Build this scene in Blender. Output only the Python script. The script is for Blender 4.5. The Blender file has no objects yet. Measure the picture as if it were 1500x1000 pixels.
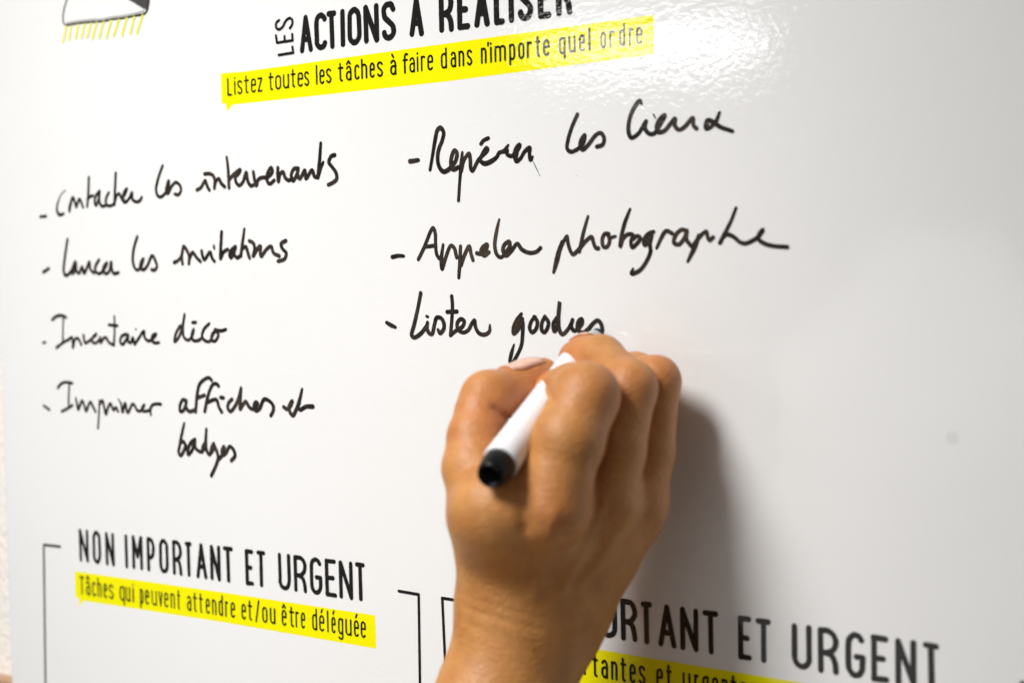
import bpy, bmesh, math, random
import numpy as np
from mathutils import Vector, Matrix, Euler
random.seed(7); rng = np.random.default_rng(7)
scene = bpy.context.scene
col = scene.collection

# ------------------------------------------------------------------ camera
F = 2083.0                       # focal length in photo pixels (1500 wide)
CX, CY = 750.0, 500.0
D0 = 0.56                        # distance to the board along the optical axis
xw = np.array([3077.0, -35.0, 2083.0]); xw /= np.linalg.norm(xw)
zw = np.array([-0.018, 1.0, 0.0]); zw[2] = -(zw[0]*xw[0]+zw[1]*xw[1])/xw[2]; zw /= np.linalg.norm(zw)
yw = np.cross(zw, xw)
M = np.array([xw, yw, zw])       # camera space -> world
fwd = M @ np.array([0, 0, -1.0])
ORG = np.array([0, 0, 1.4])
CAM = ORG - fwd*D0

def P(px, py, d):                # a point seen at (px,py), d metres deep
    return M @ np.array([(px-CX)/F*d, (CY-py)/F*d, -d]) + CAM
def B(px, py, lift=0.0):         # a point of the board plane y = -lift
    r = M @ np.array([(px-CX)/F, (CY-py)/F, -1.0])
    t = (-lift-CAM[1])/r[1]
    return CAM + r*t
def bdepth(px, py):
    p = B(px, py); return float(np.dot(p-CAM, fwd))

cd = bpy.data.cameras.new("camera"); cam = bpy.data.objects.new("camera", cd); col.objects.link(cam)
m4 = Matrix.Identity(4)
for i in range(3):
    for j in range(3): m4[i][j] = float(M[i][j])
    m4[i][3] = float(CAM[i])
cam.matrix_world = m4
cd.sensor_width = 36; cd.lens = F/1500*36; cd.sensor_fit = 'HORIZONTAL'
cd.clip_start = 0.02; cd.clip_end = 50
cd.dof.use_dof = True
cd.dof.focus_distance = bdepth(640, 480)
cd.dof.aperture_fstop = 6.3
cd.dof.aperture_blades = 8
scene.camera = cam

# ------------------------------------------------------------------ light
w = bpy.data.worlds.new("World"); scene.world = w; w.use_nodes = True
bg = w.node_tree.nodes['Background']
bg.inputs[0].default_value = (1.0, 0.955, 0.91, 1); bg.inputs[1].default_value = 0.12
scene.view_settings.view_transform = 'Standard'; scene.view_settings.look = 'None'
scene.view_settings.exposure = 0.0; scene.view_settings.gamma = 1.0

def area(name, loc, target, sx, sy, energy, color, shape='ELLIPSE'):
    l = bpy.data.lights.new(name, 'AREA'); l.shape = shape; l.size = sx; l.size_y = sy
    l.energy = energy; l.color = color
    o = bpy.data.objects.new(name, l); col.objects.link(o)
    o.location = Vector(loc)
    dirv = Vector(target)-Vector(loc)
    o.rotation_euler = dirv.to_track_quat('-Z', 'Y').to_euler()
    return o
hp = B(950, 66)
ray = (hp-CAM)/np.linalg.norm(hp-CAM)
ref = ray*np.array([1, -1, 1])
area("far_lamp", hp+ref*3.0, hp, 0.60, 0.10, 2.1, (1.0, 1.0, 1.0))
area("ceiling_lamp", (-0.27, -0.80, 2.22), (-0.15, 0, 1.17), 0.46, 0.46, 3.3, (1.0, 0.99, 0.978)).data.spread = math.radians(66)

area('shirt_fill_spot', (0.25, -0.20, 2.30), (-0.06, -0.62, 1.10), 0.12, 0.12, 1.4, (1.0, 0.98, 0.95)).data.spread = math.radians(42)  # added spot without a known fixture, brightens the shirt for the board's reflection

# ------------------------------------------------------------------ helpers
def link(name, mesh, mat=None, parent=None, smooth=True):
    o = bpy.data.objects.new(name, mesh); col.objects.link(o)
    if mat: mesh.materials.append(mat)
    if parent: o.parent = parent
    if smooth and len(mesh.polygons): mesh.polygons.foreach_set('use_smooth', [True]*len(mesh.polygons))
    return o
def thing(name, label, cat, group=None):
    o = bpy.data.objects.new(name, None); col.objects.link(o)
    o['label'] = label; o['category'] = cat; o.empty_display_size = 0.02
    if group: o['group'] = group
    return o
def pydata(name, v, f):
    me = bpy.data.meshes.new(name)
    me.from_pydata([tuple(map(float, p)) for p in v], [], f); me.update(); return me

def material(name):
    m = bpy.data.materials.new(name); m.use_nodes = True
    return m, m.node_tree, m.node_tree.nodes['Principled BSDF']
def N(t, typ, **kw):
    n = t.nodes.new(typ)
    for k, v in kw.items(): setattr(n, k, v)
    return n
def film(t, b, strength=1.0):
    """the slightly wavy glossy film that covers the printed sheet"""
    g = N(t, 'ShaderNodeNewGeometry')
    mp = N(t, 'ShaderNodeMapping'); mp.inputs['Scale'].default_value = (0.8, 1, 1.15)
    t.links.new(g.outputs['Position'], mp.inputs[0])
    n1 = N(t, 'ShaderNodeTexNoise'); n1.inputs['Scale'].default_value = 460; n1.inputs['Detail'].default_value = 2.5
    n1.inputs['Roughness'].default_value = 0.5; n1.inputs['Distortion'].default_value = 0.5
    n2 = N(t, 'ShaderNodeTexNoise'); n2.inputs['Scale'].default_value = 60; n2.inputs['Detail'].default_value = 1
    for n in (n1, n2): t.links.new(mp.outputs[0], n.inputs['Vector'])
    b1 = N(t, 'ShaderNodeBump'); b1.inputs['Strength'].default_value = 1.0; b1.inputs['Distance'].default_value = 0.000042*strength
    b2 = N(t, 'ShaderNodeBump'); b2.inputs['Strength'].default_value = 1.0; b2.inputs['Distance'].default_value = 0.00005*strength
    t.links.new(n1.outputs[0], b1.inputs['Height']); t.links.new(n2.outputs[0], b2.inputs['Height'])
    t.links.new(b1.outputs[0], b2.inputs['Normal'])
    t.links.new(b2.outputs[0], b.inputs['Normal'])

def print_mat(name, rgb, rough=0.04, grain=0.0):
    m, t, b = material(name)
    b.inputs['Roughness'].default_value = rough
    b.inputs['IOR'].default_value = 1.5
    if grain:
        g = N(t, 'ShaderNodeNewGeometry')
        n = N(t, 'ShaderNodeTexNoise'); n.inputs['Scale'].default_value = 1400; n.inputs['Detail'].default_value = 1
        t.links.new(g.outputs['Position'], n.inputs['Vector'])
        r = N(t, 'ShaderNodeMix', data_type='RGBA')
        r.inputs[6].default_value = (*[c*(1-grain) for c in rgb], 1); r.inputs[7].default_value = (*[min(1, c*(1+grain)) for c in rgb], 1)
        t.links.new(n.outputs[0], r.inputs[0]); t.links.new(r.outputs[2], b.inputs['Base Color'])
    else:
        b.inputs['Base Color'].default_value = (*rgb, 1)
    film(t, b)
    return m

M_board, t, b = material('board_film')
b.inputs['Roughness'].default_value = 0.04
g = N(t, 'ShaderNodeNewGeometry')
n = N(t, 'ShaderNodeTexNoise'); n.inputs['Scale'].default_value = 6; n.inputs['Detail'].default_value = 5
t.links.new(g.outputs['Position'], n.inputs['Vector'])
cr = N(t, 'ShaderNodeValToRGB'); cr.color_ramp.elements[0].position = 0.3; cr.color_ramp.elements[1].position = 0.7
cr.color_ramp.elements[0].color = (0.80, 0.80, 0.795, 1); cr.color_ramp.elements[1].color = (0.83, 0.83, 0.825, 1)
t.links.new(n.outputs[0], cr.inputs[0]); t.links.new(cr.outputs[0], b.inputs['Base Color'])
film(t, b)
M_black = print_mat('printed_black', (0.013, 0.012, 0.012), grain=0.3)
M_yellow = print_mat('printed_yellow', (0.88, 0.83, 0.0))
M_yellow_light = print_mat('printed_pale_yellow', (0.86, 0.82, 0.03))
M_grey = print_mat('printed_grey', (0.065, 0.062, 0.062), grain=0.2)
M_lightgrey = print_mat('printed_light_grey', (0.42, 0.41, 0.39))
M_smudge = print_mat('smudge_grey', (0.74, 0.74, 0.73), rough=0.2)

def ink_mat():
    m, t, b = material('marker_ink')
    g = N(t, 'ShaderNodeNewGeometry')
    at = N(t, 'ShaderNodeAttribute'); at.attribute_name = 'core'
    n = N(t, 'ShaderNodeTexNoise'); n.inputs['Scale'].default_value = 230; n.inputs['Detail'].default_value = 3; n.inputs['Roughness'].default_value = .6
    t.links.new(g.outputs['Position'], n.inputs['Vector'])
    nl = N(t, 'ShaderNodeTexNoise'); nl.inputs['Scale'].default_value = 35; nl.inputs['Detail'].default_value = 1
    t.links.new(g.outputs['Position'], nl.inputs['Vector'])
    mr = N(t, 'ShaderNodeMapRange'); mr.inputs[1].default_value = .40; mr.inputs[2].default_value = .72
    ad = N(t, 'ShaderNodeMath', operation='ADD'); t.links.new(n.outputs[0], ad.inputs[0]); t.links.new(nl.outputs[0], ad.inputs[1])
    ha = N(t, 'ShaderNodeMath', operation='MULTIPLY'); ha.inputs[1].default_value = .5; t.links.new(ad.outputs[0], ha.inputs[0])
    t.links.new(ha.outputs[0], mr.inputs[0])
    mu = N(t, 'ShaderNodeMath', operation='MULTIPLY'); t.links.new(mr.outputs[0], mu.inputs[0]); t.links.new(at.outputs['Fac'], mu.inputs[1])
    mx = N(t, 'ShaderNodeMix', data_type='RGBA')
    mx.inputs[6].default_value = (0.014, 0.012, 0.011, 1); mx.inputs[7].default_value = (0.085, 0.06, 0.042, 1)
    t.links.new(mu.outputs[0], mx.inputs[0]); t.links.new(mx.outputs[2], b.inputs['Base Color'])
    b.inputs['Roughness'].default_value = 0.10
    film(t, b, 0.8)
    return m
M_ink = ink_mat()

# ------------------------------------------------------------------ strokes on the board
LIFT = [0.00006]
def smooth_path(pts, step):
    """centripetal Catmull-Rom through 3-D or 2-D points, resampled"""
    pts = [np.array(p, float) for p in pts]
    if len(pts) == 2:
        n = max(2, int(np.linalg.norm(pts[1][:2]-pts[0][:2])/step)+1)
        return [pts[0]+(pts[1]-pts[0])*i/n for i in range(n+1)]
    q = [2*pts[0]-pts[1]]+pts+[2*pts[-1]-pts[-2]]
    out = []
    for i in range(1, len(q)-2):
        p0, p1, p2, p3 = q[i-1:i+3]
        dd = lambda a, c: max(1e-9, np.linalg.norm(a[:2]-c[:2]))**0.5
        t0 = 0; t1 = t0+dd(p0, p1); t2 = t1+dd(p1, p2); t3 = t2+dd(p2, p3)
        n = max(2, int(np.linalg.norm(p2[:2]-p1[:2])/step)+1)
        for k in range(n):
            tt = t1+(t2-t1)*k/n
            A1 = (t1-tt)/(t1-t0)*p0+(tt-t0)/(t1-t0)*p1
            A2 = (t2-tt)/(t2-t1)*p1+(tt-t1)/(t2-t1)*p2
            A3 = (t3-tt)/(t3-t2)*p2+(tt-t2)/(t3-t2)*p3
            B1 = (t2-tt)/(t2-t0)*A1+(tt-t0)/(t2-t0)*A2
            B2 = (t3-tt)/(t3-t1)*A2+(tt-t1)/(t3-t1)*A3
            out.append((t2-tt)/(t2-t1)*B1+(tt-t1)/(t2-t1)*B2)
    out.append(q[-2]); return out

class Ink:
    """collects flat ribbons lying on the board"""
    def __init__(s): s.v = []; s.f = []; s.core = []
    def ribbon(s, pts, cap=6, soft=True, squarecap=False):
        """pts: list of (x, z, halfwidth) in metres on the board"""
        pts = [np.array(p, float) for p in pts]
        n = len(pts)
        LIFT[0] += 0.0000035
        if LIFT[0] > 0.00022: LIFT[0] = 0.00008
        lift0 = LIFT[0]
        tang = []
        for i in range(n):
            d = pts[min(n-1, i+1)][:2]-pts[max(0, i-1)][:2]
            L = np.linalg.norm(d); tang.append(d/L if L > 1e-9 else (tang[-1] if tang else np.array([1., 0])))
        rows = []
        if not squarecap:
            for k in range(cap, 0, -1):
                a = k/cap*math.pi/2*0.97
                rows.append((pts[0][:2]-tang[0]*pts[0][2]*math.sin(a), tang[0], pts[0][2]*math.cos(a)))
        for i in range(n): rows.append((pts[i][:2], tang[i], pts[i][2]))
        if not squarecap:
            for k in range(1, cap+1):
                a = k/cap*math.pi/2*0.97
                rows.append((pts[-1][:2]+tang[-1]*pts[-1][2]*math.sin(a), tang[-1], pts[-1][2]*math.cos(a)))
        prof = (-1, -.62, 0, .62, 1) if soft else (-1, 1)
        base = len(s.v); m = len(prof)
        for r, (c, tg, h) in enumerate(rows):
            nn = np.array([-tg[1], tg[0]])
            y = -(lift0+0.000012*r/len(rows))
            for a in prof:
                q = c+nn*a*h
                s.v.append((q[0], y, q[1])); s.core.append(0.0 if abs(a) > .9 else (0.75 if abs(a) > .3 else 1.0))
        for r in range(len(rows)-1):
            for a in range(m-1):
                i0 = base+r*m+a
                s.f.append((i0, i0+1, i0+m+1, i0+m))
    def build(s, name, mat, parent):
        me = pydata(name, s.v, s.f)
        at = me.attributes.new('core', 'FLOAT', 'POINT'); at.data.foreach_set('value', s.core)
        o = link(name, me, mat, parent, smooth=False)
        return o

def flat_poly(name, pxs, mat, parent, lift):
    v = [B(x, y, lift) for x, y in pxs]
    return link(name, pydata(name, v, [tuple(range(len(v)))]), mat, parent, False)

board = thing('whiteboard', 'glossy white wall planner board with yellow and black French headings and handwritten task list', 'whiteboard')

# panel: a real sheet with a thin rounded edge, left edge seen at the far left of the photograph
xl = B(9, 800)[0]; xr = 0.62; zt = 1.95; zb = 0.85
bm = bmesh.new()
bmesh.ops.create_cube(bm, size=1)
bmesh.ops.scale(bm, vec=(xr-xl, 0.012, zt-zb), verts=bm.verts)
bmesh.ops.translate(bm, vec=((xl+xr)/2, 0.006, (zt+zb)/2), verts=bm.verts)
bmesh.ops.bevel(bm, geom=[e for e in bm.edges], offset=0.0018, segments=3, affect='EDGES', profile=.5)
me = bpy.data.meshes.new('panel'); bm.to_mesh(me); bm.free()
link('panel', me, M_board, board, False)

# ---- stroke font (condensed, rounded) --------------------------------------------------
def arc(cx, cy, rx, ry, a0, a1, n=9):
    return [(cx+rx*math.cos(math.radians(a0+(a1-a0)*i/n)), cy+ry*math.sin(math.radians(a0+(a1-a0)*i/n))) for i in range(n+1)]
X = 0.77; DS = -0.27
def loopO(h, r=.20): return arc(.5, h-r, .5, r, 0, 180)+arc(.5, r, .5, r, 180, 360)+[(1, h-r)]
G = {
 'A': [[(0, 0), (.5, 1)], [(.5, 1), (1, 0)], [(.2, .32), (.8, .32)]],
 'C': [arc(.55, .78, .52, .22, 25, 180)+arc(.55, .22, .52, .22, 180, 335)],
 'T': [[(0, 1), (1, 1)], [(.5, 1), (.52, 0)]],
 'I': [[(.5, 0), (.5, 1)]],
 'O': [loopO(1, .24)],
 'N': [[(0, 0), (0, 1)], [(0, 1), (1, 0)], [(1, 0), (1, 1)]],
 'M': [[(0, 0), (0, 1)], [(0, 1), (.5, .38)], [(.5, .38), (1, 1)], [(1, 1), (1, 0)]],
 'S': [arc(.5, .78, .5, .22, 15, 170)+[(.12, .62), (.5, .48), (.88, .34)]+arc(.5, .22, .5, .22, 10, -165)],
 'R': [[(0, 0), (0, 1)], [(0, 1), (.4, 1)]+arc(.4, .73, .6, .27, 80, -80)+[(.4, .45), (0, .45)], [(.35, .45), (.7, .40), (.93, .22), (1, 0)]],
 'P': [[(0, 0), (0, 1)], [(0, 1), (.4, 1)]+arc(.4, .70, .6, .30, 80, -80)+[(.4, .40), (0, .40)]],
 'E': [[(0, 0), (0, 1)], [(0, 1), (.95, 1)], [(0, .5), (.75, .5)], [(0, 0), (1, 0)]],
 'L': [[(0, 1), (0, 0)], [(0, 0), (1, 0)]],
 'U': [[(0, 1), (0, .24)]+arc(.5, .24, .5, .24, 190, 350)+[(1, .24), (1, 1)]],
 'G': [arc(.5, .76, .5, .24, 30, 180)+arc(.5, .24, .5, .24, 180, 360)+[(1, .3), (1, .46)], [(1, .46), (.55, .46)]],
 'i': [[(.5, 0), (.5, X)], [(.5, .98), (.5, 1.0)]],
 's': [arc(.5, X-.16, .5, .16, 20, 165)+[(.15, .47), (.5, .39), (.85, .29)]+arc(.5, .16, .5, .16, 10, -160)],
 't': [[(.38, 1.0), (.38, .16)]+arc(.68, .14, .3, .14, 190, 290), [(0, X-.02), (.95, X-.02)]],
 'e': [[(0, .42), (1, .42)], [(1, .42), (1, X-.2)]+arc(.5, X-.18, .5, .18, 5, 175)+arc(.5, .18, .5, .18, 180, 325)],
 'z': [[(0, X), (1, X)], [(1, X), (0, 0)], [(0, 0), (1, 0)]],
 'o': [loopO(X, .19)],
 'u': [[(0, X), (0, .18)]+arc(.5, .18, .5, .18, 190, 350)+[(1, .2)], [(1, X), (1, 0)]],
 'l': [[(.5, 1.06), (.5, 0)]],
 'a': [arc(.5, X-.16, .45, .16, 160, 10)+[(1, X-.2), (1, 0)], [(1, .44), (.5, .46)]+arc(.45, .24, .45, .22, 110, 250)+[(.6, 0), (1, .12)]],
 'c': [arc(.55, X-.19, .52, .19, 30, 180)+arc(.55, .19, .52, .19, 180, 330)],
 'h': [[(0, 1.06), (0, 0)], [(0, .5)]+arc(.5, X-.2, .5, .2, 170, 10)+[(1, 0)]],
 'n': [[(0, X), (0, 0)], [(0, .5)]+arc(.5, X-.2, .5, .2, 170, 10)+[(1, 0)]],
 'm': [[(0, X), (0, 0)], [(0, .55)]+arc(.25, X-.14, .25, .14, 165, 10)+[(.5, 0)], [(.5, .55)]+arc(.75, X-.14, .25, .14, 165, 10)+[(1, 0)]],
 'f': [arc(.75, .88, .4, .17, 60, 175)+[(.35, .8), (.35, 0)], [(0, X-.06), (.85, X-.06)]],
 'r': [[(0, X), (0, 0)], [(0, .5)]+arc(.6, X-.2, .6, .2, 165, 55)],
 'd': [[(1, 1.06), (1, 0)], [(1, X-.2)]+arc(.5, X-.19, .5, .19, 10, 180)+arc(.5, .19, .5, .19, 180, 350)],
 'p': [[(0, X), (0, DS)], [(0, .2)]+arc(.5, .19, .5, .19, 190, 360)+arc(.5, X-.19, .5, .19, 0, 170)],
 'q': [[(1, X), (1, DS)], [(1, X-.2)]+arc(.5, X-.19, .5, .19, 10, 180)+arc(.5, .19, .5, .19, 180, 350)],
 'g': [[(1, X), (1, DS+.12)]+arc(.5, DS+.12, .5, .14, 350, 205), [(1, X-.2)]+arc(.5, X-.19, .5, .19, 10, 180)+arc(.5, .19, .5, .19, 180, 350)],
 'v': [[(0, X), (.5, 0)], [(.5, 0), (1, X)]],
 '/': [[(0, -.05), (1, 1.1)]],
 "'": [[(.5, 1.06), (.35, .90)]],
}
ACC = {'â': ('a', [[(.1, .93), (.5, 1.1)], [(.5, 1.1), (.9, .93)]]), 'à': ('a', [[(.3, 1.12), (.6, .96)]]),
       'ê': ('e', [[(.1, .93), (.5, 1.1)], [(.5, 1.1), (.9, .93)]]), 'é': ('e', [[(.4, .96), (.7, 1.12)]])}
for k, (bs, ex) in ACC.items(): G[k] = G[bs]+ex

def text_line(name, letters, base_px, cap, stroke, parent, mat=None, jit=0.0):
    """letters: (char, left px, right px). base_px: two photo points on the baseline; cap and stroke in metres"""
    a, c = B(*base_px[0]), B(*base_px[1])
    ink = Ink(); hw = stroke/2
    def ground(px):
        # board x for a photo column taken at the baseline
        tt = (px-base_px[0][0])/(base_px[1][0]-base_px[0][0])
        return B(px, base_px[0][1]+tt*(base_px[1][1]-base_px[0][1]))
    for ch, x0, x1 in letters:
        g0, g1 = ground(x0), ground(x1)
        z0 = (g0[2]+g1[2])/2
        L, R = g0[0]+hw, g1[0]-hw
        if R <= L: L = R = (L+R)/2
        for st in G[ch]:
            pts = [(L+(R-L)*x+random.uniform(-1, 1)*jit, z0+hw+y*(cap-2*hw)+random.uniform(-1, 1)*jit, hw*random.uniform(.96, 1.04)) for x, y in st]
            if len(pts) > 2: pts = smooth_path(pts, 0.0006)
            ink.ribbon(pts, cap=5, soft=False)
    return ink.build(name, mat or M_black, parent)

def L_(s, *ext):
    s = s.replace(' ', ''); assert len(s)*2 == len(ext), (s, len(s), len(ext))
    return [(ch, ext[2*i], ext[2*i+1]) for i, ch in enumerate(s)]
def capm(px, ytop, ybot): return float(B(px, ytop)[2]-B(px, ybot)[2])

# top heading
text_line('heading_lettering', L_('ACTIONS A REALISER', 439.6,458.8, 460.9,479.6, 479.6,494, 498.8,506.5, 509.7,530, 533.2,555.6, 559.3,580.7, 600,621.5,
    643.5,665.2, 670,689.5, 695.3,717.8, 724,740.3, 745.7,752.9, 758.3,781.7, 788,807.8, 814.6,838.4),
    ((441, 78.6), (816, 24.7)), capm(500, 14, 70.8), 0.00255, board, jit=0.00012)['label'] = 'bold black printed heading reading ACTIONS A REALISER'
# LES, turned on its side: traced strokes
ink = Ink()
for st in ([(408.5, 81), (430, 77.5)], [(430, 77.5), (428.5, 69)], [(406, 63), (429, 59.5)], [(406, 63), (404.5, 52.5)], [(417.5, 60.5), (417, 53.5)], [(429, 59.5), (428.3, 50.5)],
           [(409, 30), (405, 34), (405, 41), (409, 43.5), (414, 40), (419, 31), (424, 27), (428, 29), (428.3, 36), (425, 41.5)]):
    ps = [(B(x, y)[0], B(x, y)[2], 0.00062) for x, y in st]
    ink.ribbon(smooth_path(ps, .0006) if len(ps) > 2 else ps, soft=False)
ink.build('heading_lettering', M_black, board)['label'] = 'small word LES printed sideways before the heading'
ban = flat_poly('yellow_banner', [(323.6,107.6), (358,105), (640,66), (957.2,22.2), (958.3,80), (650,120), (341,153.6), (332.8,163.6), (330.6,152), (324.4,152.3)], M_yellow, board, 0.00003)
text_line('banner_lettering', L_("Listez toutes les tâches à faire dans n'importe quel ordre",
  333.6,340.4, 343,346, 348,355.6, 358,365.6, 368,375.6, 377.6,385, 393.6,401.6, 403.6,412.4, 415,424, 426.6,434, 436.4,444.6, 446,453.4,
  463.2,465.6, 468.4,476, 478,486, 495.6,504, 507,515.4, 519.6,527, 529.6,538.4, 542,549.6, 552.6,561.4, 572,581, 590,599, 599.8,608.2, 611,613.2, 616.8,623.8, 626.4,635,
  646.2,655.2, 660.2,668.6, 672,680.4, 684,692.2, 704.8,713.2, 714,717.5, 718.2,721, 724.7,741.5, 746.2,755.2, 759.4,768.6, 772,779.8, 784.9,792.4, 796,805.6,
  819,828.8, 833,843.4, 848.4,857.4, 862.4,865.2, 879.8,888.2, 892.7,901.6, 907.2,916.2, 921.2,929, 931.9,941.4),
  ((335, 140.8), (938, 65.0)), capm(335, 114, 140.4), 0.00088, ban)

# lower left heading
text_line('heading_lettering', L_('NON IMPORTANT ET URGENT', 116.8,130.7, 136.5,148.8, 155.2,168.5, 184,188, 194.4,210, 216,228, 234,248, 253.6,267.7, 272,282, 288,304, 308.8,324, 328,342.4,
    360.3,372.8, 376.7,389.8, 408.2,426.5, 431.1,450.2, 454.6,472.8, 477,494, 497.4,517.8, 521.2,536),
    ((117.6, 822), (529, 880)), capm(529, 823.5, 880), 0.00205, board, jit=0.0001)['label'] = 'black printed heading reading NON IMPORTANT ET URGENT'
ban = flat_poly('yellow_banner', [(109.6,836), (330,867.5), (549.3,900.5), (551,949.3), (330,911), (123,879.3), (115.2,887.5), (116.5,876.5), (110.4,873.5)], M_yellow, board, 0.00003)
text_line('banner_lettering', L_('Tâches qui peuvent attendre et/ou être déléguée',
  117.3,124, 126.4,132.5, 135.5,141.3, 143.5,149.3, 152.5,157.6, 160,167.2, 176,183.2, 184.8,191.5, 194.7,197, 205.6,210.7, 213.3,219.2, 222.4,230.4, 232.8,238.9, 241,247.2, 250.4,256.8, 260,264.8,
  274.4,280.8, 283.2,289.6, 292,298, 302,308, 311.2,317.6, 320.8,327.2, 330.4,335, 338.5,345, 354.3,361.1, 363.7,370.5, 374.5,381, 384.7,392.4, 396,404, 413.3,420.4, 424.3,432, 433.3,438.8, 441.3,447.6,
  457.8,465.1, 468,475.7, 479.6,481.8, 486,492.3, 495.7,503.4, 506.4,515.6, 519,526.3, 528.9,536.5),
  ((120.8, 870), (534, 933.8)), capm(121, 843, 869.6), 0.0009, ban)

# lower right heading (partly behind the wrist)
text_line('heading_lettering', L_('IMPORTANT ET URGENT', 790,796, 802,826, 834,853, 880,904.6, 909.8,934, 939.3,956, 964.4,991, 997,1023.7, 1030,1053, 1081.4,1101.7, 1107.7,1130, 1160,1189.9,
    1198.4,1229, 1239,1268, 1276,1303, 1311.5,1342.8, 1352,1376.5), ((913.3, 937.1), (1203.7, 984.4)), capm(913, 875.6, 937.1), 0.0021, board, jit=0.0001)['label'] = 'black printed heading ending in PORTANT ET URGENT behind the wrist'
ban = flat_poly('yellow_banner', [(790,937.3), (872.5,950), (1110,988.8), (1345,1027.2), (1348,1093), (1100,1050.5), (815,1001), (800,1008), (797,998), (790,996.5)], M_yellow, board, 0.00003)
ban['label'] = 'shaded yellow banner running behind the wrist'
text_line('banner_lettering', L_('rtantes et urgentes', 855.2,863, 868.2,876.9, 881,891, 895.4,905, 909,918.5, 922.5,931.8, 935.8,946, 961.8,971.7, 976,985, 1000,1012, 1017,1024, 1029,1039, 1043,1053, 1057,1067, 1070,1080, 1084,1095, 1099,1110),
  ((876, 991.2), (917.6, 998.2)), capm(121, 843, 869.6), 0.0010, ban)

# brackets
def line_px(ink, pts, hw, soft=False):
    for a, c in zip(pts[:-1], pts[1:]):
        ink.ribbon([(B(*a)[0], B(*a)[2], hw), (B(*c)[0], B(*c)[2], hw)], cap=5, soft=soft)
for pts in ([(88.5, 800), (64.3, 797.3), (67.5, 1060)], [(584.5, 865), (613.5, 870), (616.5, 1080)], [(700, 883), (648, 875.3), (656.5, 1060)], [(1497, 999), (1536, 1006), (1540, 1100)]):
    ink = Ink(); line_px(ink, pts, 0.00066); ink.build('bracket_line', M_black, board)

# logo at the top left
def Z(ox, oy, s, pts): return [(ox+x/s, oy+y/s) for x, y in pts]
flat_poly('logo_shape', Z(80, 0, 8.333, [(905,-6), (1130,128), (1160,-10), (1160,-160), (700,-160)]), M_grey, board, 0.00004)
ink = Ink()
ps = Z(80, 0, 8.333, [(175,-90), (150,0), (122,100), (104,200), (108,270), (128,305), (150,312)])
ink.ribbon(smooth_path([(B(*p)[0], B(*p)[2], .00042) for p in ps], .001), soft=False)
ps = Z(80, 0, 8.333, [(150,312), (300,285), (450,272), (590,262), (700,240), (830,225), (1000,193), (1095,176), (1130,138), (1148,60), (1155,0), (1158,-160)])
ink.ribbon(smooth_path([(B(*p)[0], B(*p)[2], .0005) for p in ps], .001), soft=False)
ps = Z(80, 0, 8.333, [(905,-6), (1120,128)])
ink.ribbon([(B(*p)[0], B(*p)[2], .00012) for p in ps], soft=False)
ink.build('logo_outline', M_black, board)
ink = Ink()
ps = Z(80, 0, 8.333, [(150,288), (300,262), (450,247), (590,238), (700,216), (830,200), (1000,166), (1090,140)])
ink.ribbon(smooth_path([(B(*p)[0], B(*p)[2], .00055) for p in ps], .001), soft=False)
ink.build('logo_shading', M_lightgrey, board)
ink = Ink()
for a in [(145,330,105,515),(205,330,180,485),(290,310,260,470),(370,300,330,460),(445,295,400,455),(515,285,465,475),(600,275,545,465),(690,262,635,468),(785,250,725,435),(880,230,825,435),(975,215,925,415),(1075,195,1010,410)]:
    line_px(ink, Z(80, 0, 8.333, [(a[0], a[1]), (a[2], a[3])]), .00066)
ink.build('logo_hatching', M_yellow_light, board)

# ---- the handwriting -------------------------------------------------------------------
HW = []   # (name label, ox, oy, scale, halfwidth m, strokes)
HW.append(('handwritten words contacter les', 50, 220, 6.6667, .00068, [
 [(62,650),(118,645)], [(305,392,.4),(262,440,.45),(228,530,.8),(225,590,1),(248,632,1.1),(290,620,.9)],
 [(345,595,1.1),(352,545,1.2),(380,462,1.0),(398,505,1),(412,555,1),(422,530,1),(442,478,1),(458,500,1),(480,562,.8)],
 [(535,268),(531,400),(520,550)], [(523,480),(545,455),(575,445)],
 [(640,400),(605,445),(592,505),(605,540),(632,470),(640,410),(638,500),(665,548),(700,540)], [(730,415),(704,470),(704,525),(735,545),(778,525),(805,450)],
 [(798,225),(791,380),(785,532)], [(800,450),(830,425),(850,460),(872,500),(895,508),(935,465)], [(885,440),(908,375),(882,410),(868,465),(890,508)],
 [(935,465),(957,415),(962,480),(1000,505),(1035,492),(1052,462)],
 [(1255,155),(1215,270),(1192,380),(1205,440),(1235,458),(1275,428),(1310,375),(1314,298),(1298,345),(1290,400),(1308,425),(1345,352),(1385,315),(1425,345),(1435,392),(1412,435),(1376,430)]]))
HW.append(('handwritten word intervenants', 275, 180, 6.6667, .00072, [
 [(92,655),(130,632),(172,565),(186,605),(212,658)], [(165,500),(215,498),(248,515),(265,560),(262,638)], [(262,632),(278,570),(305,547),(328,590),(362,624)],
 [(382,335,.8),(395,450,1),(405,635,1)], [(408,555),(440,515),(515,458),(502,492),(466,535),(478,588),(505,612),(540,578),(572,485),(588,570),(618,615),(642,608)],
 [(642,480),(655,560),(672,615),(690,555),(730,535),(782,530),(828,478),(815,440),(782,490),(776,560),(800,597),(846,562)],
 [(882,440),(880,510),(888,578),(900,510),(930,478),(955,538),(990,562),(1020,540)],
 [(1080,445),(1040,450),(1012,510),(1030,568),(1068,500),(1080,448),(1075,510),(1095,546),(1145,463),(1156,545),(1215,463),(1240,525),(1268,532)],
 [(1300,200,.9),(1290,350),(1272,535)], [(1272,528,1.2),(1300,440),(1325,385,.7)],
 [(1437,315),(1402,328),(1380,385),(1412,432),(1450,490),(1455,550),(1420,583),(1375,605)]]))
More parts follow.
